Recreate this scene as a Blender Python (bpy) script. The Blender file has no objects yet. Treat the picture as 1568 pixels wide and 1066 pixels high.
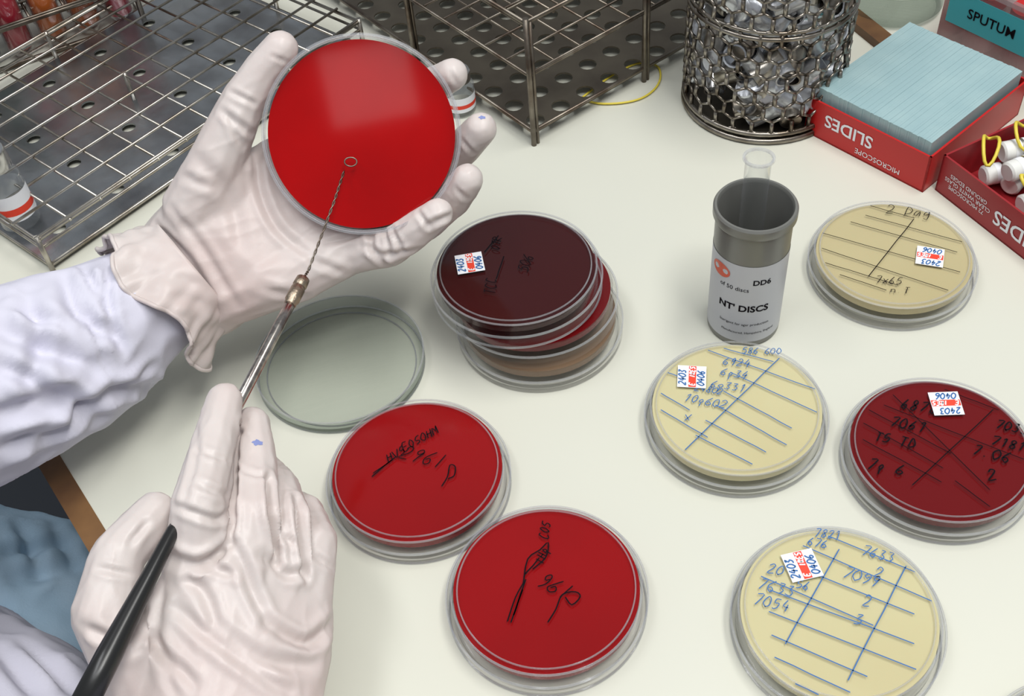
import bpy, bmesh, math, random
import numpy as np
from mathutils import Vector, Matrix, noise
from mathutils.bvhtree import BVHTree
random.seed(7); np.random.seed(7)
S=bpy.context.scene
try:
    S.view_settings.view_transform='Standard'
except Exception: pass
col=S.collection

# ---------------------------------------------------------------- camera
pt=math.radians(48); rl=math.radians(6); H=0.443; FL=1771.
F=Vector((0,math.cos(pt),-math.sin(pt))); R0=Vector((1,0,0)); U0=Vector((0,math.sin(pt),math.cos(pt)))
RR=math.cos(rl)*R0-math.sin(rl)*U0; UU=math.cos(rl)*U0+math.sin(rl)*R0
C=Vector((0,0,H))
cam=bpy.data.cameras.new('camera'); co=bpy.data.objects.new('camera',cam); col.objects.link(co)
cam.lens=36*FL/1568; cam.clip_start=0.01
M=Matrix((RR,UU,-F)).transposed().to_4x4(); M.translation=C; co.matrix_world=M
S.camera=co
def V(a,b,d):
    """3D joint position from image pixel coordinates a,b and estimated camera depth d (metres)."""
    return C+(F+RR*((a-784)/FL)-UU*((b-533)/FL))*d

# ---------------------------------------------------------------- materials
def mat(name,color,rough=.5,metal=0,bump=None,spec=.5,sss=0,var=None,trans=0,coat=0):
    m=bpy.data.materials.new(name); m.use_nodes=True
    nt=m.node_tree; b=nt.nodes['Principled BSDF']
    b.inputs['Base Color'].default_value=(*color,1); b.inputs['Roughness'].default_value=rough
    b.inputs['Metallic'].default_value=metal; b.inputs['Specular IOR Level'].default_value=spec
    b.inputs['Transmission Weight'].default_value=trans; b.inputs['Coat Weight'].default_value=coat
    if sss:
        b.inputs['Subsurface Weight'].default_value=sss; b.inputs['Subsurface Radius'].default_value=(1,.5,.4); b.inputs['Subsurface Scale'].default_value=.004
    tc=nt.nodes.new('ShaderNodeTexCoord')
    if var:
        sc,c2,lo,hi=var
        n=nt.nodes.new('ShaderNodeTexNoise'); n.inputs['Scale'].default_value=sc; n.inputs['Detail'].default_value=4
        nt.links.new(tc.outputs['Object'],n.inputs['Vector'])
        r=nt.nodes.new('ShaderNodeValToRGB'); r.color_ramp.elements[0].position=lo; r.color_ramp.elements[1].position=hi
        r.color_ramp.elements[0].color=(*color,1); r.color_ramp.elements[1].color=(*c2,1)
        nt.links.new(n.outputs['Fac'],r.inputs['Fac']); nt.links.new(r.outputs['Color'],b.inputs['Base Color'])
    if bump:
        sc,st,di=bump
        n=nt.nodes.new('ShaderNodeTexNoise'); n.inputs['Scale'].default_value=sc; n.inputs['Detail'].default_value=5
        nt.links.new(tc.outputs['Object'],n.inputs['Vector'])
        bp=nt.nodes.new('ShaderNodeBump'); bp.inputs['Strength'].default_value=st; bp.inputs['Distance'].default_value=di
        nt.links.new(n.outputs['Fac'],bp.inputs['Height']); nt.links.new(bp.outputs['Normal'],b.inputs['Normal'])
    return m
def plastic(name,tint=(.985,.985,.985),rough=.05,base=.010,pw=.5,milk=(.85,.87,.9),diff=.2,power=3.5):
    """thin clear shell: transparent with a grazing-angle sheen"""
    m=bpy.data.materials.new(name); m.use_nodes=True; nt=m.node_tree; nt.nodes.clear()
    o=nt.nodes.new('ShaderNodeOutputMaterial'); t=nt.nodes.new('ShaderNodeBsdfTransparent'); t.inputs[0].default_value=(*tint,1)
    g=nt.nodes.new('ShaderNodeBsdfDiffuse'); g.inputs['Color'].default_value=(*milk,1)
    lw=nt.nodes.new('ShaderNodeLayerWeight'); lw.inputs['Blend'].default_value=.5
    po=nt.nodes.new('ShaderNodeMath'); po.operation='POWER'; po.inputs[1].default_value=power
    ma=nt.nodes.new('ShaderNodeMath'); ma.operation='MULTIPLY_ADD'; ma.inputs[1].default_value=pw; ma.inputs[2].default_value=base; ma.use_clamp=True
    nt.links.new(lw.outputs['Facing'],po.inputs[0]); nt.links.new(po.outputs[0],ma.inputs[0])
    mx=nt.nodes.new('ShaderNodeMixShader'); nt.links.new(ma.outputs[0],mx.inputs[0])
    g2=nt.nodes.new('ShaderNodeBsdfGlossy'); g2.inputs['Roughness'].default_value=rough
    mm=nt.nodes.new('ShaderNodeMixShader'); mm.inputs[0].default_value=1-diff
    nt.links.new(g.outputs[0],mm.inputs[1]); nt.links.new(g2.outputs[0],mm.inputs[2])
    nt.links.new(t.outputs[0],mx.inputs[1]); nt.links.new(mm.outputs[0],mx.inputs[2]); nt.links.new(mx.outputs[0],o.inputs[0])
    return m
M_table=mat('laminate_cream',(.64,.635,.545),.36,var=(3,(.60,.605,.53),.35,.7),bump=(600,.02,.0002),spec=.35)
M_wood=mat('wood_edge',(.09,.04,.016),.5,var=(30,(.20,.10,.035),.3,.7))
M_clear=plastic('clear_polystyrene')
M_rim=plastic('clear_polystyrene_edge',tint=(.95,.95,.96),base=.20,pw=.4,diff=.45,power=2,rough=.1)
M_lid=plastic('shade_tinted_lid_plastic',tint=(.64,.68,.655),base=.03,pw=.5,milk=(.75,.78,.77))  # grey tint also carries the hand's shadow over the lid
M_glass=plastic('clear_glass',tint=(.97,.98,.98),base=.05,pw=.9,power=2.5,diff=.15)
M_red=mat('blood_agar',(.26,.0010,.0022),.12,spec=.35,var=(8,(.21,.0008,.0018),.4,.7))
M_redheld=mat('blood_agar_fresh',(.36,.0006,.0012),.06,spec=.30,var=(18,(.28,.0005,.001),.4,.75))
M_reddark=mat('blood_agar_dark',(.036,.0008,.001),.10,spec=.4)
M_redmid=mat('blood_agar_deep',(.13,.001,.002),.12,spec=.4)
M_cream=mat('nutrient_agar',(.58,.53,.31),.12,sss=.15,var=(10,(.54,.48,.27),.4,.7))
M_creamd=mat('nutrient_agar_tan',(.50,.43,.24),.12,sss=.1,var=(10,(.46,.39,.21),.4,.7))
M_brown=mat('chocolate_agar',(.20,.13,.08),.2)
M_black=mat('ink_black',(.008,.006,.008),.8,spec=.05)
M_blue=mat('ink_blue',(.03,.13,.36),.6)
M_white=mat('paper_white',(.82,.83,.86),.6)
M_redp=mat('label_red',(.75,.05,.02),.6)
M_steel=mat('wire_steel',(.50,.47,.42),.32,1,bump=(300,.2,.0004),var=(60,(.30,.26,.21),.45,.65))
M_steeld=mat('wire_steel_dark',(.26,.23,.19),.4,1,bump=(300,.2,.0004),var=(60,(.12,.09,.07),.4,.65))
M_mesh=mat('basket_wire',(.36,.33,.29),.32,1,bump=(300,.2,.0004),var=(60,(.16,.13,.10),.4,.65))
M_plate=mat('rack_plate_steel',(.40,.42,.44),.26,.9,var=(25,(.20,.20,.21),.4,.7),bump=(60,.3,.0015))
M_plated=mat('rack_plate_dull',(.15,.13,.10),.45,.8,var=(25,(.09,.075,.06),.4,.7),bump=(120,.2,.0006))
M_chrome=mat('polished_metal',(.72,.71,.70),.20,1)
M_foil=mat('aluminium_foil',(.66,.68,.72),.35,.75,bump=(400,.5,.0006))
M_rod=mat('handle_metal',(.50,.46,.42),.25,1,var=(200,(.30,.26,.24),.45,.6))
M_brass=mat('ferrule_metal',(.36,.29,.22),.4,1,bump=(900,.6,.0004))
M_hblack=mat('handle_black',(.012,.012,.012),.3)
M_glove=mat('latex_glove',(.60,.54,.515),.40,sss=.08,bump=(110,.22,.0012),var=(14,(.565,.455,.43),.42,.75),spec=.38)
M_spot=mat('ink_spot',(.20,.24,.48),.5)
M_coat=mat('lab_coat_cotton',(.60,.59,.68),.85,bump=(1500,.25,.0003),spec=.1)
M_jean=mat('blue_denim',(.40,.56,.70),.9,bump=(800,.4,.0005),var=(30,(.50,.66,.80),.4,.7),spec=.1)
M_floor=mat('floor_dark',(.03,.035,.045),.6)
M_can=mat('canister_grey',(.19,.19,.175),.34,.3)
M_canin=mat('canister_inside',(.12,.12,.11),.5)
M_canlab=mat('canister_label',(.50,.51,.54),.4)
M_orange=mat('logo_red',(.62,.10,.05),.4)
M_slider=mat('slide_box_red',(.50,.012,.012),.35)
M_slide=mat('slide_glass_edge',(.30,.44,.46),.3,var=(40,(.35,.49,.50),.4,.7))
M_box2=mat('slide_box_maroon',(.30,.015,.02),.4)
M_teal=mat('teal_label',(.05,.38,.42),.5)
M_tub=plastic('tub_plastic',tint=(.80,.66,.66),base=.3,pw=.3,milk=(.5,.40,.40),rough=.2,diff=.7)
M_yellow=mat('yellow_rubber',(.72,.58,.06),.45)
M_vial=mat('vial_white_plastic',(.75,.75,.72),.35)
M_lr=mat('liquid_red',(.40,.01,.03),.2)
M_lo=mat('liquid_orange',(.60,.14,.02),.2)
M_lg=mat('liquid_green',(.02,.11,.07),.2)

# ---------------------------------------------------------------- mesh helpers
def obj(name,me,mats=(),parent=None,smooth=False):
    o=bpy.data.objects.new(name,me); col.objects.link(o)
    for m in mats: me.materials.append(m)
    if parent: o.parent=parent
    if smooth:
        for p in me.polygons: p.use_smooth=True
    return o
def empty(name,loc=(0,0,0),rot=0):
    e=bpy.data.objects.new(name,None); col.objects.link(e); e.location=loc; e.rotation_euler=(0,0,rot); e.empty_display_size=.01
    return e
def bm2(bm,name,mats,parent=None,smooth=False):
    me=bpy.data.meshes.new(name); bm.to_mesh(me); bm.free()
    return obj(name,me,mats,parent,smooth)
def lathe(bm,prof,segs=72,mi=0,Mx=None):
    rings=[]
    for r,z in prof:
        if r<1e-7: rings.append([bm.verts.new((0,0,z))])
        else: rings.append([bm.verts.new((r*math.cos(2*math.pi*i/segs),r*math.sin(2*math.pi*i/segs),z)) for i in range(segs)])
    for a,b in zip(rings,rings[1:]):
        for i in range(segs):
            j=(i+1)%segs
            if len(a)==1 and len(b)==1: continue
            if len(a)==1: f=bm.faces.new((a[0],b[j],b[i]))
            elif len(b)==1: f=bm.faces.new((a[i],a[j],b[0]))
            else: f=bm.faces.new((a[i],a[j],b[j],b[i]))
            f.material_index=mi
    if Mx is not None:
        for rg in rings:
            for v in rg: v.co=Mx@v.co
def autosm(o,ang=30):
    me=o.data
    for p in me.polygons: p.use_smooth=True
    bm=bmesh.new(); bm.from_mesh(me)
    for e in bm.edges:
        if len(e.link_faces)==2 and e.calc_face_angle(0)>math.radians(ang): e.smooth=False
    bm.to_mesh(me); bm.free()
def frame_from(z,x=None):
    z=Vector(z).normalized()
    if x is None: x=Vector((1,0,0)) if abs(z.x)<.9 else Vector((0,1,0))
    y=z.cross(x).normalized(); x=y.cross(z)
    return Matrix((x,y,z)).transposed()
def wire(bm,a,b,r,n=6,mi=0):
    a=Vector(a); b=Vector(b); Mx=frame_from(b-a)
    ra=[];rb=[]
    for i in range(n):
        o=Mx@Vector((r*math.cos(2*math.pi*i/n),r*math.sin(2*math.pi*i/n),0))
        ra.append(bm.verts.new(a+o)); rb.append(bm.verts.new(b+o))
    for i in range(n):
        f=bm.faces.new((ra[i],ra[(i+1)%n],rb[(i+1)%n],rb[i])); f.smooth=True; f.material_index=mi
    bm.faces.new(ra[::-1]).material_index=mi; bm.faces.new(rb).material_index=mi
def tube(bm,pts,r,n=8,mi=0,closed=False):
    pts=[Vector(p) for p in pts]; N=len(pts); rings=[]
    for k,p in enumerate(pts):
        a=pts[(k-1)%N] if (closed or k>0) else p; b=pts[(k+1)%N] if (closed or k<N-1) else p
        Mx=frame_from(b-a,Vector((.13,.21,.97))); rr=r[k] if isinstance(r,(list,tuple)) else r
        rings.append([bm.verts.new(p+Mx@Vector((rr*math.cos(2*math.pi*i/n),rr*math.sin(2*math.pi*i/n),0))) for i in range(n)])
    K=N if closed else N-1
    for k in range(K):
        a=rings[k]; b=rings[(k+1)%N]
        for i in range(n):
            f=bm.faces.new((a[i],a[(i+1)%n],b[(i+1)%n],b[i])); f.smooth=True; f.material_index=mi
    if not closed:
        bm.faces.new(rings[0][::-1]).material_index=mi; bm.faces.new(rings[-1]).material_index=mi
def box(bm,x0,y0,z0,x1,y1,z1,mi=0,Mx=None):
    vs=[bm.verts.new((x,y,z)) for z in (z0,z1) for y in (y0,y1) for x in (x0,x1)]
    for q in ((0,2,3,1),(4,5,7,6),(0,1,5,4),(2,6,7,3),(0,4,6,2),(1,3,7,5)):
        bm.faces.new([vs[i] for i in q]).material_index=mi
    if Mx is not None:
        for v in vs: v.co=Mx@v.co
def ribbon(bm,pts,w,z,mi=0):
    pts=[Vector((p[0],p[1])) for p in pts]
    L=[];Rr=[]
    for k,p in enumerate(pts):
        d=(pts[min(k+1,len(pts)-1)]-pts[max(k-1,0)])
        if d.length<1e-9: d=Vector((1,0))
        d.normalize(); n=Vector((-d.y,d.x))*w/2
        L.append(bm.verts.new((p.x+n.x,p.y+n.y,z))); Rr.append(bm.verts.new((p.x-n.x,p.y-n.y,z)))
    for k in range(len(pts)-1):
        bm.faces.new((L[k],Rr[k],Rr[k+1],L[k+1])).material_index=mi
def text_mesh(body,size,align='CENTER',bold=0):
    c=bpy.data.curves.new('txt','FONT'); c.body=body; c.size=size; c.align_x=align; c.align_y='CENTER'; c.offset=bold; c.resolution_u=3
    o=bpy.data.objects.new('txt',c); col.objects.link(o)
    dg=bpy.context.evaluated_depsgraph_get(); me=bpy.data.meshes.new_from_object(o.evaluated_get(dg))
    bpy.data.objects.remove(o); bpy.data.curves.remove(c)
    return me
def text_obj(name,body,size,m,parent,Mx,bold=0,align='CENTER'):
    me=text_mesh(body,size,align,bold); me.materials.clear()
    o=obj(name,me,[m],parent); o.matrix_local=Mx
    return o
# hand-drawn glyphs
G={'0':[[(.5,0),(.1,.4),(.1,1),(.5,1.4),(.9,1),(.9,.4),(.5,0)]],'1':[[(.3,1.1),(.6,1.4),(.5,0)]],
'2':[[(.1,1.1),(.4,1.4),(.8,1.2),(.7,.7),(.1,0),(.9,.05)]],'3':[[(.1,1.3),(.7,1.35),(.4,.8),(.8,.5),(.6,.05),(.1,.1)]],
'4':[[(.5,1.4),(.1,.6),(.9,.6)],[(.7,1),(.6,0)]],'5':[[(.8,1.4),(.3,1.4),(.2,.8),(.7,.8),(.8,.3),(.4,0),(.1,.1)]],
'6':[[(.7,1.4),(.2,.8),(.1,.3),(.5,0),(.8,.3),(.5,.65),(.2,.45)]],'7':[[(.1,1.4),(.9,1.4),(.4,0)]],
'8':[[(.5,.7),(.2,1.1),(.5,1.4),(.8,1.1),(.2,.3),(.5,0),(.8,.3),(.5,.7)]],'9':[[(.8,1.0),(.5,.7),(.2,1),(.5,1.4),(.8,1.1),(.7,.5),(.5,0)]],
'x':[[(.1,.9),(.8,0)],[(.8,.9),(.1,0)]],'a':[[(.8,.8),(.3,.8),(.1,.3),(.5,0),(.8,.7),(.9,0)]],'n':[[(.1,.8),(.2,0)],[(.2,.6),(.6,.8),(.8,0)]],
'D':[[(.2,0),(.2,1.4),(.8,1),(.8,.4),(.2,0)]],'g':[[(.8,.8),(.3,.8),(.2,.3),(.7,.3),(.8,.8),(.7,-.4),(.2,-.4)]],'S':[[(.9,1.3),(.3,1.3),(.2,.8),(.8,.6),(.7,.1),(.1,.1)]],
'O':[[(.5,0),(.1,.7),(.5,1.4),(.9,.7),(.5,0)]],'C':[[(.9,1.2),(.4,1.4),(.1,.7),(.4,0),(.9,.2)]],'H':[[(.1,0),(.1,1.4)],[(.8,0),(.8,1.4)],[(.1,.7),(.8,.7)]],
'M':[[(.0,0),(.1,1.4),(.5,.6),(.8,1.4),(.9,0)]],'p':[[(.5,-.5),(.5,.2),(.2,.5),(.5,.9),(.8,.5),(.5,.2)]],'T':[[(.1,1.4),(.9,1.4)],[(.5,1.4),(.5,0)]],'E':[[(.9,1.4),(.1,1.4),(.1,0),(.9,0)],[(.1,.7),(.7,.7)]],
'R':[[(.1,0),(.1,1.4),(.8,1.1),(.1,.7),(.9,0)]],'u':[[(.1,.8),(.2,.1),(.6,.1),(.8,.8),(.8,0)]],'V':[[(0,1.4),(.5,0),(.9,1.4)]],'.':[[(.3,0),(.4,.1)]],'I':[[(.4,1.4),(.4,0)]]}
def smooth_poly(p,k=3):
    out=[]
    n=len(p)
    for i in range(n-1):
        p0=p[max(i-1,0)];p1=p[i];p2=p[i+1];p3=p[min(i+2,n-1)]
        for s in range(k):
            t=s/k
            out.append(tuple(.5*((2*p1[d])+(-p0[d]+p2[d])*t+(2*p0[d]-5*p1[d]+4*p2[d]-p3[d])*t*t+(-p0[d]+3*p1[d]-3*p2[d]+p3[d])*t**3) for d in (0,1)))
    out.append(p[-1]); return out
def write(bm,s,x,y,size,ang,w,z,mi=0,jit=.08):
    ca,sa=math.cos(ang),math.sin(ang); cx=0
    for ch in s:
        for st in G.get(ch,[]):
            pts=[(cx+a*.85+.25*b+random.uniform(-jit,jit),b+random.uniform(-jit,jit)) for a,b in st]
            pts=smooth_poly(pts) if len(pts)>2 else pts
            ribbon(bm,[(x+size*(ca*a-sa*b),y+size*(sa*a+ca*b)) for a,b in pts],w,z,mi)
        cx+=1.0
# ---------------------------------------------------------------- room
e=Vector((.537,-.843,0)); nrm=Vector((.843,.537,0))
A0=Vector((-.2383,.3567,0))
bm=bmesh.new()
q=[A0-e*1.1+nrm*.011,A0+e*.75+nrm*.011]; q+= [q[1]+nrm*1.0,q[0]+nrm*1.25+e*.1]
lo=[bm.verts.new(v+Vector((0,0,-.03))) for v in q]; up=[bm.verts.new(v) for v in q]
bm.faces.new(up); bm.faces.new(lo[::-1])
for i in range(4): bm.faces.new((lo[i],lo[(i+1)%4],up[(i+1)%4],up[i]))
bmesh.ops.recalc_face_normals(bm,faces=bm.faces)
tb=bm2(bm,'lab_bench',[M_table])
bm=bmesh.new()
q2=[A0-e*1.1,A0+e*.75,A0+e*.75+nrm*.011,A0-e*1.1+nrm*.011]
lo=[bm.verts.new(v+Vector((0,0,-.032))) for v in q2]; up=[bm.verts.new(v+Vector((0,0,.0004))) for v in q2]
bm.faces.new(up); bm.faces.new(lo[::-1])
for i in range(4): bm.faces.new((lo[i],lo[(i+1)%4],up[(i+1)%4],up[i]))
bmesh.ops.recalc_face_normals(bm,faces=bm.faces)
bm2(bm,'wooden_edge',[M_wood],tb)
bm=bmesh.new(); box(bm,-2.5,-2,-.78,2.5,3,-.75); bm2(bm,'floor',[M_floor])
bm=bmesh.new(); box(bm,0,0,0,.012,.35,.006,Mx=Matrix.Translation((.262,.602,0))@Matrix.Rotation(math.radians(20),4,'Z'))
bm2(bm,'trim_1',[M_wood])

# ---------------------------------------------------------------- petri dishes
RB=.0405; RL=.0428
def cup(bm,r,h,Mx=None):
    lathe(bm,[(0,0),(r-.0006,0),(r,.0006),(r,h)],96,0,Mx)
def bead(bm,r,z,w=.0004,h=.0005):
    lathe(bm,[(r-w,z-h),(r+w,z-h),(r+w,z+h),(r-w,z+h),(r-w,z-h)],96)
def sticker(parent,x,y,ang,z,s=.0068):
    bm=bmesh.new(); Mx=Matrix.Translation((x,y,z))@Matrix.Rotation(ang,4,'Z')
    box(bm,-s,-s,0,s,s,.0002,0,Mx); box(bm,-s*.22,-s*.96,.0002,s*.3,s*.96,.0003,1,Mx)
    tmp=bmesh.new()
    me=bpy.data.meshes.new('tmp')
    for s0,px,wd in (('2403',-s*.42,2),('0406',s*.88,2),('EXPIRES',s*.2,0)):
        k=.36 if wd==2 else .25
        write(tmp,s0,px,-s*.85,s*k,math.pi/2,s*.09,.0004,wd,.05)
    tmp.to_mesh(me); tmp.free()
    o=bm2(bm,'expiry_label',[M_white,M_redp,M_blue],parent)
    me.transform(Mx)
    tmp=bmesh.new(); tmp.from_mesh(o.data); tmp.from_mesh(me); 
    tmp.to_mesh(o.data); tmp.free()
def petri(x,y,z,agar,rot=0,name='petri_dish',full=True):
    P=empty(name,(x,y,z),rot)
    bm=bmesh.new(); cup(bm,RL,.0085); o=bm2(bm,'lid',[M_clear],P); autosm(o)
    bm=bmesh.new(); cup(bm,RB,.0130,Mx=Matrix.Translation((0,0,.0145))@Matrix.Rotation(math.pi,4,'X')); bmesh.ops.recalc_face_normals(bm,faces=bm.faces)
    o=bm2(bm,'base',[M_clear],P); autosm(o)
    bm=bmesh.new(); bead(bm,RL,.0085)
    if full: bead(bm,RL-.0005,.0007,.0004,.0004); bead(bm,RB-.0004,.0144,.0004,.0003); bead(bm,RB-.0030,.0148,.0003,.0003)
    o=bm2(bm,'moulded_rims',[M_rim],P); autosm(o)
    bm=bmesh.new(); lathe(bm,[(0,.0090),(RB-.0012,.0090),(RB-.0012,.0131),(0,.0131)],96)
    o=bm2(bm,'agar',[agar],P); autosm(o)
    return P
ZT=.01465
def marks(P,cx,cy,a,b,lines=(),texts=(),m=M_blue,w=.0006,tw=None):
    """lines/texts given in image pixels (cx,cy plate centre; a,b half sizes), scaled to the plate"""
    bm=bmesh.new()
    def T(p): return ((p[0]-cx)/a*RB,(cy-p[1])/b*RB)
    for ln in lines:
        q=[T(p) for p in ln]; 
        if len(q)==2:
            q=[tuple(q[0][d]+(q[1][d]-q[0][d])*t/6+ (random.uniform(-1,1)*.00012) for d in (0,1)) for t in range(7)]
        else: q=smooth_poly(q)
        q=[p for p in q if math.hypot(*p)<RB*.95]
        if len(q)>1: ribbon(bm,q,w,ZT)
    for s,px,py,sz,ang in texts:
        x,y=T((px,py)); write(bm,s,x,y,sz*.72/a*RB,math.radians(ang),tw or w*.9,ZT+.00005)
    return bm2(bm,'handwriting',[m],P)
PA=petri(.0037,.2500,0,M_red)
marks(PA,835,893,145,125,[[(773,938),(788,905),(802,885)],[(778,940),(792,910),(806,880)],[(783,930),(800,895)],[(802,885),(812,850),(832,838),(846,828),(840,850),(818,866)],[(806,872),(830,850)],[(832,945),(846,928),(858,908),(878,906),(884,914),(870,924),(862,912)]],
   [('COS',846,824,15,75),('IHp',834,862,14,65),('96I',818,888,26,-38)],M_black,.0006)
PB=petri(-.0493,.3185,0,M_red)
marks(PB,641,720,135,108,[[(572,727),(592,712),(610,700)],[(574,722),(605,704)],[(678,752),(688,738),(692,722),(700,725),(698,738),(688,742)]],
   [('HVS',598,708,15,30),('EOS0HM',622,694,15,28),('296I',612,702,26,-24)],M_black,.0006)
PC=petri(.1020,.3350,0,M_cream)
marks(PC,1126,622,130,104,[[(1035,680),(1210,555)],[(1105,530),(1248,610)],[(1130,570),(1240,645)],[(1112,598),(1197,665)],[(1095,618),(1182,688)],[(1075,640),(1150,695)],[(1055,660),(1140,720)],[(1010,585),(1055,622)],[(1012,617),(1072,665)],[(1035,560),(1075,580)],[(1130,530),(1200,560)]],
   [('6924',1120,556,15,-15),('6p34',1112,572,15,-20),('6p331',1092,590,15,-18),('10p602',1048,606,15,-22),('586 600',1155,541,12,-10),('x',1042,636,18,-10),('24802',1068,592,12,-20)],M_blue,.0005)
sticker(PC,-.0175,.0200,math.radians(-12),ZT)
PD=petri(.1206,.2245,0,M_cream)
cl=[[(1150,855),(1330,960)],[(1130,900),(1420,1050)],[(1132,935),(1380,1075)],[(1145,975),(1290,1060)],[(1225,812),(1430,935)],[(1280,808),(1420,890)],[(1180,830),(1440,975)],[(1160,1010),(1250,1062)],[(1140,870),(1430,1015)],[(1160,1005),(1345,812)],[(1240,1060),(1410,880)]]
marks(PD,1285,935,155,130,cl,[('7633',1168,890,20,-22),('7054',1155,912,20,-22),('7099',1305,885,20,-28),('2',1322,930,20,-20),('3',1300,955,20,-20),('7633',1345,855,18,-25),('2',1355,890,18,-20),('7821',1280,820,15,-15),('676',1265,832,15,-20),('20',1190,868,18,-20),('56',1228,895,15,-20)],M_blue,.0005)
sticker(PD,-.0095,.0225,math.radians(8),ZT)
PE=petri(.1868,.2996,0,M_redmid)
marks(PE,1440,688,135,112,[[(1340,640),(1430,720)],[(1400,600),(1500,790)],[(1345,760),(1540,640)],[(1380,615),(1550,720)],[(1330,665),(1420,740)],[(1480,600),(1560,650)],[(1440,740),(1480,790)],[(1355,620),(1450,700)]],
   [('6878',1402,622,19,-20),('7061',1375,648,19,-22),('T5NTD',1345,668,17,-22),('7p 6',1320,708,19,-22),('7033',1528,668,17,-25),('7181',1512,692,17,-25),('7.06',1478,704,19,-25),('2',1487,745,19,0)],M_black,.00042,.0007)
sticker(PE,.0100,.0235,math.radians(85),ZT)
PF=petri(.2030,.4245,0,M_creamd)
marks(PF,1365,390,122,85,[[(1312,422),(1440,325)],[(1290,322),(1460,400)],[(1268,348),(1450,430)],[(1258,372),(1420,455)],[(1255,395),(1350,440)],[(1320,315),(1475,385)],[(1270,415),(1330,445)],[(1360,312),(1420,340)]],
   [('2 Dag',1378,326,20,-18),('7x65',1318,432,14,-15),('Bn.T',1325,447,13,-15)],M_black,.00045)
sticker(PF,.0170,-.0060,math.radians(68),ZT)
S1=petri(.0156,.4090,0,M_brown,0,'petri_dish',False); S2=petri(.0135,.4125,.0152,M_redmid,0,'petri_dish',False); S3=petri(.0060,.4128,.0304,M_reddark)
marks(S3,791,412,125,92,[[(745,385),(770,360)],[(760,430),(775,395)]],[('TCC',755,455,16,80),('0TR',768,385,14,75),('506',808,425,17,70)],M_black,.0006)
sticker(S3,-.0225,.0050,math.radians(5),ZT)
petri(.1965,.1465,0,M_cream)
P=empty('petri_dish_lid',(-.0881,.3978,0))
bm=bmesh.new(); cup(bm,.0432,.0085); o=bm2(bm,'lid_shell',[M_lid],P); autosm(o)
bm=bmesh.new(); bead(bm,.0432,.0085,.0004,.0004); bead(bm,.0428,.0007,.0004,.0003); bead(bm,.0385,.0004,.0003,.0003); o=bm2(bm,'lid_rims',[M_rim],P); autosm(o)

# ---------------------------------------------------------------- held dish
hc=V(555,207,.53); nz=(C-hc).normalized()
P=empty('blood_agar_plate'); Mh=frame_from(nz,RR).to_4x4(); Mh.translation=hc-nz*.0052; P.matrix_world=Mh
bm=bmesh.new(); cup(bm,.0440,.0135); o=bm2(bm,'base',[M_clear],P); autosm(o)
bm=bmesh.new(); bead(bm,.0442,.0133,.0006,.0006); bead(bm,.0440,.0100,.0002,.0003); bead(bm,.0436,.0060,.0003,.0003); o=bm2(bm,'base_rims',[M_rim],P); autosm(o)
bm=bmesh.new(); lathe(bm,[(0,.0013),(.0426,.0013),(.0426,.0050),(0,.0050)],96); o=bm2(bm,'agar',[M_redheld],P); autosm(o)

# ---------------------------------------------------------------- inoculating loop
P=empty('inoculating_loop')
a=V(455,445,.505); cend=V(122,1090,.385)
ax=(cend-a).normalized(); Ltot=(cend-a).length
def on(t): return a+ax*t
bm=bmesh.new(); tube(bm,[on(t) for t in (-.0075,-.007,-.003,-.0025,-.0015,-.001,.006,.0065,.0085,.009)],[.0020,.0030,.0032,.0028,.0028,.0032,.0032,.0027,.0027,.0022],16,0)
bm2(bm,'ferrule',[M_brass],P)
Lm=(V(250,850,.423)-a).length
bm=bmesh.new(); tube(bm,[on(0),on(.02),on(Lm)],[.0024,.0024,.0022],16,0); bm2(bm,'shaft',[M_rod],P)
bm=bmesh.new(); tube(bm,[on(Lm-.012),on(Lm-.01),on(Lm+.01),on(Lm+.04),on(Ltot)],[.0022,.0026,.0032,.0046,.0048],16,0); bm2(bm,'grip',[M_hblack],P)
wp=[on(-.007),V(472,415,.512),V(492,362,.518),V(512,308,.522),V(527,262,.526)]
bm=bmesh.new()
wv=[Vector(p) for p in wp]; segs=60
for ph in (0,math.pi):
    pts=[]
    for k in range(segs+1):
        t=k/segs*(len(wv)-1); i=min(int(t),len(wv)-2); p=wv[i].lerp(wv[i+1],t-i); fr=frame_from(wv[i+1]-wv[i],Vector((.13,.21,.97)))
        pts.append(p+fr@Vector((.0004*math.cos(k*.9+ph),.0004*math.sin(k*.9+ph),0)))
    tube(bm,pts,.0003,6)
lc=V(537,248,.5265); Mx=frame_from(nz,RR)
tube(bm,[lc+Mx@Vector((.0028*math.cos(t*math.pi/10-1.9),.0020*math.sin(t*math.pi/10-1.9),0)) for t in range(20)],.00035,8,0,True)
bm2(bm,'wire_loop',[M_steeld],P)

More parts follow.
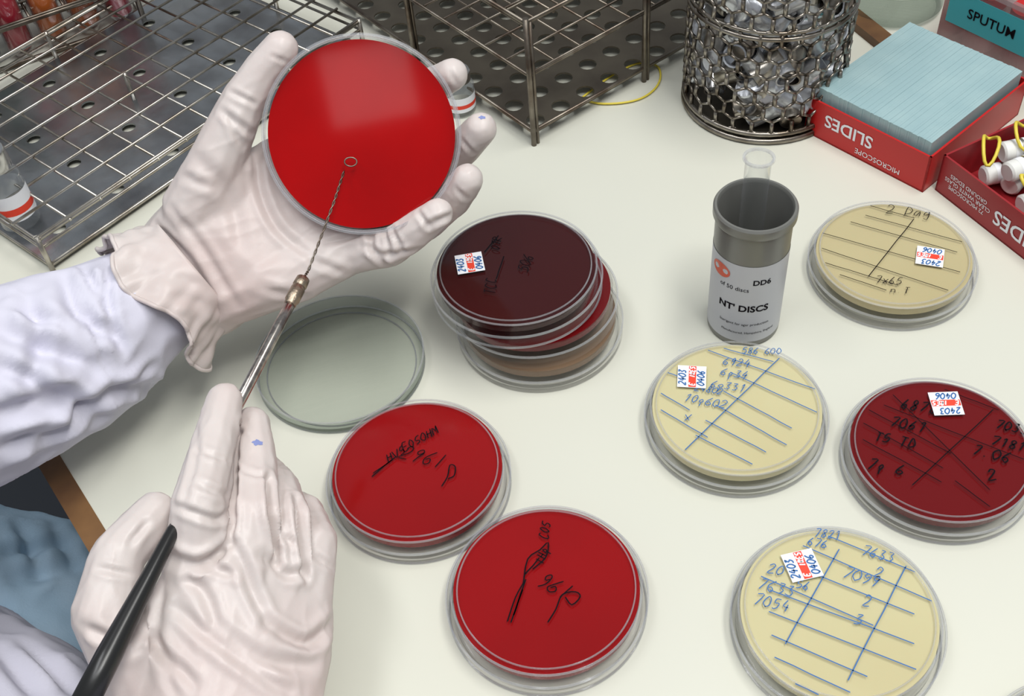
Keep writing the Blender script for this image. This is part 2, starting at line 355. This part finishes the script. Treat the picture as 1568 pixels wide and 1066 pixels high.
# ---------------------------------------------------------------- organic surfaces (hands, cloth)
def ico(c,r,n=2):
    t=bmesh.new(); bmesh.ops.create_icosphere(t,subdivisions=n,radius=r); p=[v.co+c for v in t.verts]; t.free(); return p
def blob(name,hulls,vox,m,parent,sm=8):
    big=bmesh.new()
    for h in hulls:
        t=bmesh.new()
        for c,r in h:
            for p in ico(c,r): t.verts.new(p)
        res=bmesh.ops.convex_hull(t,input=t.verts)
        bmesh.ops.delete(t,geom=[g for g in t.verts if not g.link_faces],context='VERTS')
        me=bpy.data.meshes.new('h'); t.to_mesh(me); t.free(); big.from_mesh(me); bpy.data.meshes.remove(me)
    me=bpy.data.meshes.new(name); big.to_mesh(me); big.free()
    o=obj(name,me,[m]); md=o.modifiers.new('r','REMESH'); md.mode='VOXEL'; md.voxel_size=vox; md.use_smooth_shade=True
    ms=o.modifiers.new('s','SMOOTH'); ms.factor=.5; ms.iterations=sm
    dg=bpy.context.evaluated_depsgraph_get(); me2=bpy.data.meshes.new_from_object(o.evaluated_get(dg))
    o.modifiers.clear(); o.data=me2; me2.name=name
    if not me2.materials: me2.materials.append(m)
    for p in me2.polygons: p.use_smooth=True
    o.parent=parent
    return o
def sculpt(o,creases,nz_amp=.0006,nz_scale=60,aniso=None,fine=0,gain=1.0,ridge=.7):
    me=o.data; n=len(me.vertices)
    P=np.empty(n*3); me.vertices.foreach_get('co',P); P=P.reshape(-1,3)
    N=np.empty(n*3); me.vertices.foreach_get('normal',N); N=N.reshape(-1,3)
    bv=BVHTree.FromPolygons([v.co for v in me.vertices],[p.vertices[:] for p in me.polygons])
    disp=np.zeros(n)
    for pts,dep,w in creases:
        pts=smooth_poly(pts,4) if len(pts)>2 else [(pts[0][0]+(pts[1][0]-pts[0][0])*t/4,pts[0][1]+(pts[1][1]-pts[0][1])*t/4) for t in range(5)]
        q=[]
        for a,b in pts:
            d=(V(a,b,1)-C).normalized(); h=bv.ray_cast(C,d)
            if h[0] is not None: q.append(np.array(h[0]))
        if len(q)<2: continue
        best=np.full(n,9.); tt=np.zeros(n)
        for k in range(len(q)-1):
            A=q[k]; B=q[k+1]; AB=B-A; L=AB@AB+1e-12
            s=np.clip(((P-A)@AB)/L,0,1); dd=np.linalg.norm(P-(A+s[:,None]*AB),axis=1)
            g=dd<best; best[g]=dd[g]; tt[g]=(k+s[g])/(len(q)-1)
        fade=np.sin(np.pi*np.clip(tt*.9+.05,0,1))**.6
        disp+= gain*fade*dep*(-np.exp(-(best/w)**2)+.55*np.exp(-((best-2.0*w)/w)**2))
    if nz_amp:
        for i in range(n):
            p=Vector(P[i]); 
            if aniso is not None: p=p-aniso*(p.dot(aniso))*.75
            v=noise.noise(p*nz_scale); rid=1-abs(noise.noise(p*nz_scale*1.9+Vector((3,1,7))))*2.2
            disp[i]+=nz_amp*(.7*v+ridge*max(rid,0)**2)
            if fine: disp[i]+=fine*noise.noise(p*nz_scale*5)
    P+=N*disp[:,None]; me.vertices.foreach_set('co',P.ravel()); me.update()
def spot(o,a,b,r,m,name):
    me=o.data; bv=BVHTree.FromPolygons([v.co for v in me.vertices],[p.vertices[:] for p in me.polygons])
    d=(V(a,b,1)-C).normalized(); h=bv.ray_cast(C,d)
    if h[0] is None: return
    fr=frame_from(h[1]); bm=bmesh.new(); vs=[]
    for ring in (.0,.5,1.):
        for i in range(14 if ring else 1):
            rr=r*ring*(1+.25*math.sin(i*2.1)); p=h[0]+fr@Vector((rr*math.cos(i*.4488),rr*.7*math.sin(i*.4488),0))
            hh=bv.find_nearest(p); vs.append(bm.verts.new(hh[0]+hh[1]*.00012))
    for i in range(14):
        j=(i+1)%14
        bm.faces.new((vs[0],vs[1+i],vs[1+j])); bm.faces.new((vs[1+i],vs[15+i],vs[15+j],vs[1+j]))
    bm2(bm,name,[m],TECH,True)
def chain(j):
    j=[(V(a,b,d),r/1000.) for a,b,d,r in j]
    return [[j[i],j[i+1]] for i in range(len(j)-1)]
def hull(j): return [[(V(a,b,d),r/1000.) for a,b,d,r in j]]

TECH=empty('lab_technician')
# left hand
LH=[]
LH+=hull([(262,375,.562,16),(325,465,.560,17),(300,330,.548,15),(400,300,.560,13),(380,430,.552,15)])
LH+=hull([(300,330,.548,15),(400,300,.560,13),(510,195,.563,10.5),(540,255,.564,10.5),(552,322,.563,10.5),(400,430,.552,15)])
LH+=hull([(400,430,.552,16),(552,322,.563,10.5),(535,388,.556,10.5),(350,450,.555,16),(460,420,.553,13)])
LH+=hull([(300,330,.548,16),(335,245,.540,12.5),(360,320,.550,12),(400,300,.560,12)])
LH+=chain([(300,320,.546,16),(337,235,.536,12.5),(374,152,.530,10.2),(400,110,.527,9),(430,74,.524,8.2)])
LH+=chain([(510,195,.563,10.5),(610,160,.566,9.5),(665,130,.552,8.8),(693,114,.540,7.6)])
LH+=chain([(540,255,.564,10.5),(655,270,.568,9.8),(708,228,.553,8.8),(736,197,.540,7.8)])
LH+=chain([(552,322,.563,10.5),(650,340,.562,9.8),(694,305,.547,8.6),(716,275,.536,7.6)])
LH+=chain([(535,388,.556,10.5),(600,378,.548,9.3),(640,350,.538,8.3),(670,326,.532,7.0)])
lh=blob('left_gloved_hand',LH,.00110,M_glove,TECH,6)
axL=(V(560,300,.56)-V(260,430,.56)).normalized()
sculpt(lh,[([(392,225),(398,290),(425,350),(480,395)],.0012,.002),([(340,170),(385,205)],.0012,.0016),([(352,140),(392,160)],.0008,.0012),
 ([(238,345),(290,400),(335,480)],.0014,.002),([(262,320),(310,380),(365,470)],.001,.002),([(225,365),(300,470)],.0012,.002),
 ([(568,355),(572,385),(600,412)],.0018,.0016),([(500,372),(560,358)],.001,.0014),([(480,400),(545,425)],.001,.0018),([(300,240),(350,300),(370,380)],.0009,.003),
 ([(600,350),(618,385)],.0012,.0012),([(588,345),(600,395)],.001,.0012),([(640,325),(660,350)],.001,.0012),([(280,270),(330,290)],.0008,.002),([(400,440),(470,455),(540,430)],.0009,.002),([(350,180),(372,225)],.0009,.0015),
 ([(690,110),(700,130)],.0006,.001),([(708,215),(725,235)],.0008,.0012),([(700,290),(715,305)],.0008,.0012),([(415,85),(440,95)],.0005,.001),([(555,375),(590,390),(640,380)],.0012,.0015),([(655,345),(690,330)],.0016,.0015)],.00038,60,axL,.00006,1.1)
spot(lh,738,180,.0015,M_spot,'ink_spot_1')
# right hand
RH=[]
RH+=hull([(298,885,.440,12),(370,895,.440,12),(425,905,.447,11.5),(468,925,.453,11),(320,1130,.425,20),(410,1130,.430,18),(462,1000,.445,12)])
RH+=hull([(298,885,.440,12),(215,1050,.430,12),(320,1130,.425,20),(300,1000,.437,13)])
RH+=chain([(298,885,.440,12.5),(303,770,.434,10.0),(325,690,.450,8.8),(344,614,.464,7.6)])
RH+=chain([(370,895,.440,12.5),(386,790,.445,10.0),(394,715,.462,8.3),(387,648,.474,7.2)])
RH+=chain([(425,905,.447,12),(440,796,.455,9.4),(427,745,.474,8.3),(405,720,.49,7.6)])
RH+=chain([(468,925,.453,11),(484,830,.460,8.7),(467,785,.476,7.8),(445,775,.49,7.2)])
RH+=chain([(225,1070,.430,14),(160,940,.425,12.0),(180,852,.433,10.2),(238,786,.446,8.6)])
rh=blob('right_gloved_hand',RH,.00095,M_glove,TECH,5)
axR=(V(340,700,.44)-V(340,1000,.44)).normalized()
sculpt(rh,[([(245,840),(300,866),(352,835)],.0024,.0022),([(268,775),(330,795),(345,780)],.001,.0014),
 ([(366,650),(362,740),(352,830)],.0026,.0015),([(412,730),(414,790),(424,860)],.0030,.0016),([(455,762),(461,820),(466,885)],.0030,.0016),
 ([(250,855),(310,905),(330,960)],.0014,.002),([(360,835),(385,900),(410,955)],.0015,.002),([(410,955),(470,985),(515,945)],.0022,.0022),([(400,850),(440,880),(470,870)],.0013,.0018),
 ([(215,960),(260,1010),(300,1050)],.0014,.002),([(330,960),(400,1010),(480,1020)],.0016,.0025),([(300,690),(350,705)],.0006,.0012),([(365,720),(415,735)],.0007,.0012),
 ([(150,870),(200,880)],.0008,.0013),([(130,960),(180,985)],.0012,.0018),([(320,870),(360,880)],.0009,.0015),([(270,930),(350,1000),(440,1060)],.0014,.002),
 ([(245,850),(225,920),(200,990)],.0025,.0025),([(300,740),(345,760)],.0008,.0014),([(430,820),(450,835)],.0009,.0013),([(480,850),(510,870)],.0009,.0013),([(300,620),(300,700),(280,770)],.0006,.0015),([(200,830),(225,800)],.0008,.0013),([(250,900),(240,980),(270,1060)],.0012,.002)],.00042,60,axR,.00006,1.3)
spot(rh,394,678,.0020,M_spot,'ink_spot_2')
# sleeves
SL=hull([(250,448,.555,26),(150,515,.545,34),(100,450,.555,10)])+hull([(150,515,.545,34),(60,560,.535,41),(-60,610,.52,44)])+hull([(-60,610,.52,44),(-420,700,.47,50)])+hull([(215,560,.555,12),(130,620,.548,14),(90,600,.54,20),(200,500,.55,20)])
sl=blob('left_coat_sleeve',SL,.0018,M_coat,TECH,5)
sculpt(sl,[([(0,505),(70,535),(140,560)],.004,.004),([(95,415),(120,480),(185,520)],.003,.003),([(110,650),(170,600),(250,590)],.004,.0035),([(0,630),(90,610),(150,640)],.005,.004),
 ([(40,450),(60,520),(40,600)],.003,.0035),([(170,400),(165,470),(190,540)],.002,.002),([(120,400),(150,450)],.002,.002),([(0,690),(80,660)],.004,.004),
 ([(118,425),(140,500),(168,580)],.0012,.0012),([(126,421),(148,498),(176,576)],.0008,.0009),([(0,560),(60,590),(110,590)],.003,.003),([(20,470),(90,500)],.002,.0025),([(60,680),(130,630)],.003,.003),([(180,600),(230,560)],.002,.0025)],.0016,26,Vector((.75,-.2,.2)).normalized(),.0001,1.2,1.0)
RSL=hull([(330,1270,.385,30),(300,1480,.34,40)])
rs=blob('right_coat_sleeve',RSL,.003,M_coat,TECH,4)
CT=hull([(40,1110,.58,42),(-140,1090,.62,70),(60,1300,.54,60),(-200,1400,.5,90)])
ct=blob('coat_front',CT,.003,M_coat,TECH,4); sculpt(ct,[([(0,1000),(60,1066)],.005,.005),([(40,990),(110,1060)],.004,.004)],.0025,20)
JN=hull([(-60,945,.70,70),(150,960,.74,62),(-150,1300,.68,90),(150,1300,.68,80)])
jn=blob('jeans',JN,.0035,M_jean,TECH,4); sculpt(jn,[([(30,800),(60,880)],.004,.004),([(0,850),(110,830)],.004,.004),([(80,800),(120,880)],.003,.004),([(20,890),(120,870)],.004,.004)],.002,24)
# glove cuff
cA=V(300,412,.556); cB=V(236,462,.552); axc=(cB-cA).normalized(); vx=(V(315,565,.55)-V(200,345,.55)); vx=(vx-axc*vx.dot(axc)).normalized(); vy=axc.cross(vx)
NA=144
def cuffp(s,th):
    c=cA+(cB-cA)*s; rad=.0285+.0085*s**1.3
    w=1+ s*(.05*math.sin(5*th+1.2+s)+.04*math.sin(9*th+2.1*s)+.028*math.sin(17*th+3*s)+.015*math.sin(29*th))+.018*math.sin(6*th+9*s)+.012*math.sin(11*th-14*s)
    return c+vx*(rad*w*math.cos(th))+vy*(rad*w*.86*math.sin(th))+axc*(s*.005*math.sin(4*th+.7))
bm=bmesh.new(); rings=[[bm.verts.new(cuffp(k/18,2*math.pi*i/NA)) for i in range(NA)] for k in range(19)]
for k in range(18):
    for i in range(NA):
        bm.faces.new((rings[k][i],rings[k][(i+1)%NA],rings[k+1][(i+1)%NA],rings[k+1][i]))
o=bm2(bm,'glove_cuff',[M_glove],TECH,True); so=o.modifiers.new('s','SOLIDIFY'); so.thickness=.0009; so.offset=0
bm=bmesh.new(); tube(bm,[cuffp(1,2*math.pi*i/NA) for i in range(NA)],.0011,8,0,True)
bm2(bm,'cuff_bead',[M_glove],TECH)

# ---------------------------------------------------------------- racks
def holes(bm,nx,ny,cell,hr,Mx,mi=0,t=.0008):
    K=16
    for i in range(nx):
        for j in range(ny):
            cx=(i+.5)*cell; cy=(j+.5)*cell; top=[];out=[];bot=[]
            for k in range(K):
                th=2*math.pi*k/K+math.pi/4; c,s=math.cos(th),math.sin(th); m_=max(abs(c),abs(s))
                top.append(bm.verts.new(Mx@Vector((cx+hr*c,cy+hr*s,0)))); bot.append(bm.verts.new(Mx@Vector((cx+hr*c,cy+hr*s,-t*1.5))))
                out.append(bm.verts.new(Mx@Vector((cx+cell/2*c/m_,cy+cell/2*s/m_,0))))
            for k in range(K):
                l=(k+1)%K
                bm.faces.new((out[k],out[l],top[l],top[k])).material_index=mi
                bm.faces.new((top[k],top[l],bot[l],bot[k])).material_index=mi
def grid(bm,nx,ny,cell,z,r,double=False,lip=0):
    W=nx*cell; D=ny*cell
    for i in range(nx+1):
        wire(bm,(i*cell,-lip,z),(i*cell,D+lip,z),r)
    for j in range(ny+1):
        wire(bm,(-lip,j*cell,z+2*r),(W+lip,j*cell,z+2*r),r)
P=empty('test_tube_rack',(.0264,.5628,0),math.radians(35))
c=.0205; nx,ny=9,12
bm=bmesh.new()
Wd,Dp=nx*c,ny*c
grid(bm,nx,ny,c,.083,.0009); grid(bm,nx,ny,c,.050,.0008)
for zz,r in ((.085,.0016),(.050,.0013),(.010,.0016)):
    tube(bm,[(0,0,zz),(Wd,0,zz),(Wd,Dp,zz),(0,Dp,zz)],r,6,0,True)
for x in (0,Wd/2,Wd):
    for y in (0,Dp/2,Dp):
        if x==Wd/2 and y==Dp/2: continue
        wire(bm,(x,y,0),(x,y,.088),.0017,8); wire(bm,(x+.003,y+.0,0),(x+.003,y,.085),.0012,8)
bm2(bm,'wire_frame',[M_steeld],P)
bm=bmesh.new(); holes(bm,nx,ny,c,.0058,Matrix.Translation((0,0,.008))); bm2(bm,'perforated_plate',[M_plated],P)
P=empty('wire_test_tube_rack',(-.2560,.4950,0),math.radians(46.5))
c=.0215; nx,ny=12,8
Wd,Dp=nx*c,ny*c
bm=bmesh.new(); grid(bm,nx,ny,c,.0235,.0009,lip=.0015)
for zz,r in ((.0235,.0016),(.0175,.0013),(.004,.0015)):
    tube(bm,[(0,0,zz),(Wd,0,zz),(Wd,Dp,zz),(0,Dp,zz)],r,6,0,True)
for x in (0,Wd/2,Wd):
    for y in (0,Dp/2,Dp):
        wire(bm,(x,y,0),(x,y,.026),.0016,8)
bm2(bm,'wire_frame',[M_steel],P)
bm=bmesh.new(); holes(bm,nx//2,ny//2,c*2,.0045,Matrix.Translation((0,0,.005))); bm2(bm,'perforated_plate',[M_plate],P)
P=empty('culture_tube_rack',(-.345,.695,0),math.radians(26))
c=.024; nx,ny=5,3; Wd,Dp=nx*c,ny*c
bm=bmesh.new()
for zz in (.03,.075): grid(bm,nx,ny,c,zz,.001,double=False); tube(bm,[(0,0,zz),(Wd,0,zz),(Wd,Dp,zz),(0,Dp,zz)],.0018,6,0,True)
for x in (0,Wd):
    for y in (0,Dp): wire(bm,(x,y,0),(x,y,.08),.002,8)
tube(bm,[(0,0,.003),(Wd,0,.003),(Wd,Dp,.003),(0,Dp,.003)],.0018,6,0,True)
bm2(bm,'wire_frame',[M_steeld],P)
for i in range(nx):
    for j in range(2):
        bm=bmesh.new(); Mx=Matrix.Translation(((i+.5)*c,(j+.5)*c,.002))
        lathe(bm,[(0,0),(.006,.001),(.0096,.007),(.0096,.11)],24,0,Mx)
        lathe(bm,[(0,.002),(.0088,.007),(.0088,.085),(0,.085)],24,1,Mx)
        o=bm2(bm,'culture_tube_%d'%(i*2+j),[M_glass,[M_lg,M_lr,M_lo,M_lo,M_lr][i]],P,True)
# ---------------------------------------------------------------- vials
def bottle(name,x,y,r,h,m_lab=M_white,z0=0):
    P=empty(name,(x,y,z0)); bm=bmesh.new()
    lathe(bm,[(0,0),(r*.9,0),(r,.0015),(r,h*.66),(r*.72,h*.76),(r*.72,h*.8)],32)
    o=bm2(bm,'glass_body',[M_glass],P); autosm(o)
    bm=bmesh.new(); lathe(bm,[(0,h*.77),(r*.85,h*.77),(r*.85,h*.98),(r*.8,h),(0,h)],32); o=bm2(bm,'metal_cap',[M_chrome],P); autosm(o)
    bm=bmesh.new(); lathe(bm,[(r*1.01,h*.15),(r*1.01,h*.5)],32,0); lathe(bm,[(r*1.015,h*.24),(r*1.015,h*.33)],32,1); o=bm2(bm,'paper_label',[m_lab,M_redp],P); autosm(o)
bottle('sample_vial',-.2800,.5350,.0115,.052,z0=.006)
bottle('sample_vial',-.0165,.6060,.010,.030)
# ---------------------------------------------------------------- wire basket
BX=empty('wire_mesh_basket',(.1715,.5880,0)); Rb=.048; Hb=.115
bm=bmesh.new(); NC=26; a_=2*math.pi/NC; hx=a_*Rb; rowh=hx*.85
def cy(u,z,dr=0): return ((Rb+dr)*math.cos(u),(Rb+dr)*math.sin(u),z)
row=0; z=.006
while z<Hb:
    off=(row%2)*a_/2
    for i in range(NC):
        u=i*a_+off; j1=random.uniform(-.001,.001); w=.0009
        wire(bm,cy(u,z+rowh*.30,j1),cy(u+a_/2,z,j1),w,5); wire(bm,cy(u+a_/2,z,j1),cy(u+a_,z+rowh*.30),w,5)
        tube(bm,[cy(u,z+rowh*.30,j1),cy(u,z+rowh)],.0014,5)
    z+=rowh; row+=1
for zz,r in ((.002,.0022),(.007,.0018),(.072,.0016),(.076,.0012),(Hb,.0025)):
    tube(bm,[cy(2*math.pi*i/48,zz) for i in range(48)],r,6,0,True)
bm2(bm,'hex_mesh',[M_mesh],BX)
bm=bmesh.new(); lathe(bm,[(0,.001),(.046,.001),(.046,.003),(0,.003)],48); bm2(bm,'basket_floor',[M_plated],BX)
bm=bmesh.new()
for k in range(260):
    th=random.uniform(0,6.283); 
    rr=(.036 if k%2 else random.uniform(0,.034)); zz=random.uniform(.013,.098)
    Mx=Matrix.Translation((rr*math.cos(th),rr*math.sin(th),zz))@Matrix.Rotation(random.uniform(0,6.28),4,'Z')@Matrix.Rotation(random.uniform(.3,2.6),4,'X')
    r=.0068; h=.020
    lathe(bm,[(0,-h/2),(r*.9,-h/2),(r,-h/2+.001),(r,h/2),(r*.85,h/2),(r*.85,h*.1),(0,h*.1)],16,(0,2,2,1,0,2)[k%6],Mx)
o=bm2(bm,'metal_cap_pile',[M_chrome,M_steel,M_foil],BX); autosm(o)
# yellow rubber band
bm=bmesh.new(); P0=[(.060,.603),(.070,.596),(.085,.594),(.098,.597),(.108,.606),(.113,.618),(.112,.630),(.100,.634),(.08,.622)]
tube(bm,[(x,y,.0012) for x,y in smooth_poly(P0+[P0[0]],4)[:-1]],.0007,6,0,True); bm2(bm,'rubber_band',[M_yellow])
# ---------------------------------------------------------------- disc canister
P=empty('disc_canister',(.1200,.4010,0))
bm=bmesh.new()
lathe(bm,[(0,0),(.0175,0),(.0182,.001),(.0182,.0725),(.0192,.0735),(.0197,.0745),(.0197,.0785),(.0190,.0795),(.0180,.0795),(.0172,.078)],72,0)
lathe(bm,[(.0172,.078),(.0170,.003),(0,.003)],72,1)
bmesh.ops.remove_doubles(bm,verts=bm.verts,dist=1e-6); bmesh.ops.recalc_face_normals(bm,faces=bm.faces)
o=bm2(bm,'tub',[M_can,M_canin],P); autosm(o)
bm=bmesh.new(); lathe(bm,[(.01835,.004),(.01835,.056)],72); o=bm2(bm,'wrap_label',[M_canlab],P,True)
def wrap_text(name,s,size,ang,z,m,bold=0,align='LEFT'):
    me=text_mesh(s,size,align,bold); me.materials.clear(); r=.0185
    for v in me.vertices:
        th=ang+v.co.x/r; v.co=Vector((r*math.cos(th),r*math.sin(th),z+v.co.y))
    obj(name,me,[m],P)
q=math.radians
wrap_text('text_code','DD6',.0046,q(-98),.0455,M_black,.0001)
wrap_text('text_count','of 50 discs',.0036,q(-150),.0405,M_black)
wrap_text('text_title',"NT' DISCS",.0058,q(-149),.0275,M_black,.00015)
wrap_text('text_small','Sterigent for agar production',.0022,q(-145),.0165,M_black)
wrap_text('text_small2','Manufactured, Hampshire, England',.0020,q(-140),.0105,M_black)
bm=bmesh.new(); cc_=bm.verts.new((0,0,0))
def cyp(u,z,r=.0185): th=q(-152)+u/r; return Vector((r*math.cos(th),r*math.sin(th),z))
cc_.co=cyp(0,.0485)
vs=[bm.verts.new(cyp(.0060*math.cos(t*.2618),.0485+.0042*math.sin(t*.2618))) for t in range(24)]
for i in range(24): bm.faces.new((cc_,vs[i],vs[(i+1)%24]))
bm2(bm,'logo_oval',[M_orange],P)
P=empty('glass_tube'); Mx=Matrix.Rotation(q(1),4,'Y')@Matrix.Rotation(q(-3),4,'X'); P.matrix_world=Matrix.Translation((.1200,.4050,.044))@Mx
bm=bmesh.new(); r=.0060
lathe(bm,[(0,0),(.003,.0006),(.0048,.003),(r,.007),(r,.055),(r+.0008,.0568)],40)
o=bm2(bm,'tube_glass',[M_glass],P); autosm(o,60)
bm=bmesh.new(); bead(bm,r+.0008,.0572,.0006,.0006); o=bm2(bm,'tube_lip',[M_rim],P); autosm(o)
# ---------------------------------------------------------------- slide boxes
P=empty('microscope_slide_box',(.1885,.5490,0),q(-52)); W,D,Hh,t=.083,.097,.025,.0012
bm=bmesh.new()
box(bm,0,0,0,W,D,.0012); box(bm,0,0,0,W,t,Hh); box(bm,0,D-t,0,W,D,Hh); box(bm,0,0,0,t,D,Hh); box(bm,W-t,0,0,W,D,Hh)
bm2(bm,'red_carton',[M_slider],P)
text_obj('carton_text','SLIDES',.0115,M_white,P,Matrix.Translation((W*.36,-.0003,.0155))@Matrix.Rotation(q(90),4,'X')@Matrix.Rotation(math.pi,4,'Z'),.0002)
text_obj('carton_text_small','MICROSCOPE',.0050,M_white,P,Matrix.Translation((W*.62,-.0003,.0055))@Matrix.Rotation(q(90),4,'X')@Matrix.Rotation(math.pi,4,'Z'))
bm=bmesh.new(); x=.0030
while x<W-.0035:
    dz=random.uniform(-.00012,.00012); dy=random.uniform(-.0002,.0002)
    box(bm,x,.0035+dy,.0012,x+.00139,D-.004+dy,.0315+dz); x+=.00142
bm2(bm,'glass_slides',[M_slide],P)
P=empty('microscope_slide_box',(.2470,.4850,0),q(-66)); W,D,Hh=.100,.085,.025
bm=bmesh.new()
box(bm,0,0,0,W,D,.0012); box(bm,0,0,0,W,t,Hh); box(bm,0,D-t,0,W,D,Hh); box(bm,0,0,0,t,D,Hh); box(bm,W-t,0,0,W,D,Hh)
bm2(bm,'red_carton',[M_box2],P)
text_obj('carton_text','SLIDES',.0125,M_white,P,Matrix.Translation((.060,-.0003,.0125))@Matrix.Rotation(q(90),4,'X')@Matrix.Rotation(math.pi,4,'Z'),.0002)
text_obj('carton_text_small','72 MICROSCOPE\nCLEAR WHITE GLASS\nGROUND EDGES',.0036,M_white,P,Matrix.Translation((.022,-.0003,.0125))@Matrix.Rotation(q(90),4,'X')@Matrix.Rotation(math.pi,4,'Z'))
for k in range(12):
    bm=bmesh.new(); L=.050; r=.0058
    lathe(bm,[(0,0),(r*.8,0),(r,.001),(r,L*.72),(0,L*.72)],24,0); lathe(bm,[(r*1.02,L*.12),(r*1.02,L*.6)],24,3)
    for tt in (.2,.3,.4,.5): lathe(bm,[(r*1.03,L*tt),(r*1.03,L*(tt+.035))],24,2)
    lathe(bm,[(0,L*.72),(r*1.1,L*.72),(r*1.1,L*.78),(r*1.02,L*.8),(r*1.02,L),(0,L)],24,1)
    o=bm2(bm,'swab_vial_%d'%k,[M_vial,M_white,M_steel,M_white],P); autosm(o)
    i=k%6; lay=k//6
    o.matrix_local=Matrix.Translation((.012+i*.0145,.014+random.uniform(0,.014)+lay*.006,.0085+lay*.0125))@Matrix.Rotation(q(random.uniform(-24,24)),4,'Z')@Matrix.Rotation(q(-88),4,'X')
bm=bmesh.new()
for (x,y) in ((.012,.02),(.03,.045),(.05,.02),(.075,.03),(.06,.06),(.02,.06),(.014,.045)):
    ph=random.uniform(0,6); tube(bm,[(x+.009*math.cos(t*.35+ph),y+.009*math.sin(t*.35),.030+.004*math.sin(t*.7+ph)) for t in range(18)],.0010,6,0,True)
bm2(bm,'yellow_loops',[M_yellow],P)
# ---------------------------------------------------------------- specimen tub with teal label
P=empty('specimen_tub',(.2900,.6200,0),q(-56)); W,D,Hh=.12,.10,.05
bm=bmesh.new(); t=.0015
box(bm,0,0,0,W,D,t); box(bm,0,0,0,W,t,Hh); box(bm,0,D-t,0,W,D,Hh); box(bm,0,0,0,t,D,Hh); box(bm,W-t,0,0,W,D,Hh); box(bm,-.003,-.003,Hh,W+.003,0,Hh+.003)
bm2(bm,'tub_shell',[M_tub],P)
bm=bmesh.new(); box(bm,.004,-.0008,.022,.070,-.0002,.044); bm2(bm,'teal_label',[M_teal],P)
text_obj('label_text','SPUTUM',.0090,M_black,P,Matrix.Translation((.035,-.0011,.033))@Matrix.Rotation(q(90),4,'X'),.0001)
bm=bmesh.new()
for i in range(4):
    for j in range(3):
        x=.018+i*.028; y=.02+j*.028; Mx=Matrix.Translation((x,y,.0015)); rr=.010
        lathe(bm,[(0,0),(rr,0),(rr,.03),(0,.03)],20,0,Mx); lathe(bm,[(0,.03),(rr*1.1,.03),(rr*1.1,.038),(0,.038)],20,1,Mx)
bm2(bm,'specimen_pots',[M_vial,M_slider],P)
P=empty('glass_dish',(.2780,.6750,0)); bm=bmesh.new()
lathe(bm,[(0,0),(.030,0),(.034,.004),(.034,.022),(.036,.024)],64); o=bm2(bm,'bowl',[M_lid],P); autosm(o)

# ---------------------------------------------------------------- light
w=bpy.data.worlds.new('world'); S.world=w; w.use_nodes=True
w.node_tree.nodes['Background'].inputs[0].default_value=(.88,.94,1,1); w.node_tree.nodes['Background'].inputs[1].default_value=.31
def area(name,loc,tgt,sx,sy,en,colr=(1,1,1)):
    l=bpy.data.lights.new(name,'AREA'); l.shape='RECTANGLE'; l.size=sx; l.size_y=sy; l.energy=en; l.color=colr
    o=bpy.data.objects.new(name,l); col.objects.link(o); o.location=loc
    o.rotation_euler=(Vector(tgt)-Vector(loc)).to_track_quat('-Z','Y').to_euler()
area('added_fill_light',(.45,.18,1.5),(.1,.25,0),1.1,.3,18,(1,.99,.96))
area('added_fill_light',(-.55,.25,1.6),(-.1,.35,0),1.1,.3,9.5,(.97,.98,1))
area('added_fill_light',(.1,-.35,1.55),(0,.3,0),.9,.2,5,(.98,.99,1))  # added front fill, kept out of the held plate's reflection
pp=V(565,128,.53); dv=(pp-C).normalized(); rf=(dv-2*dv.dot(nz)*nz).normalized()
area('added_highlight_light',pp+rf*2.2,pp,.20,.17,.22,(1,1,1))  # added light, placed so its reflection forms the square highlight on the agar
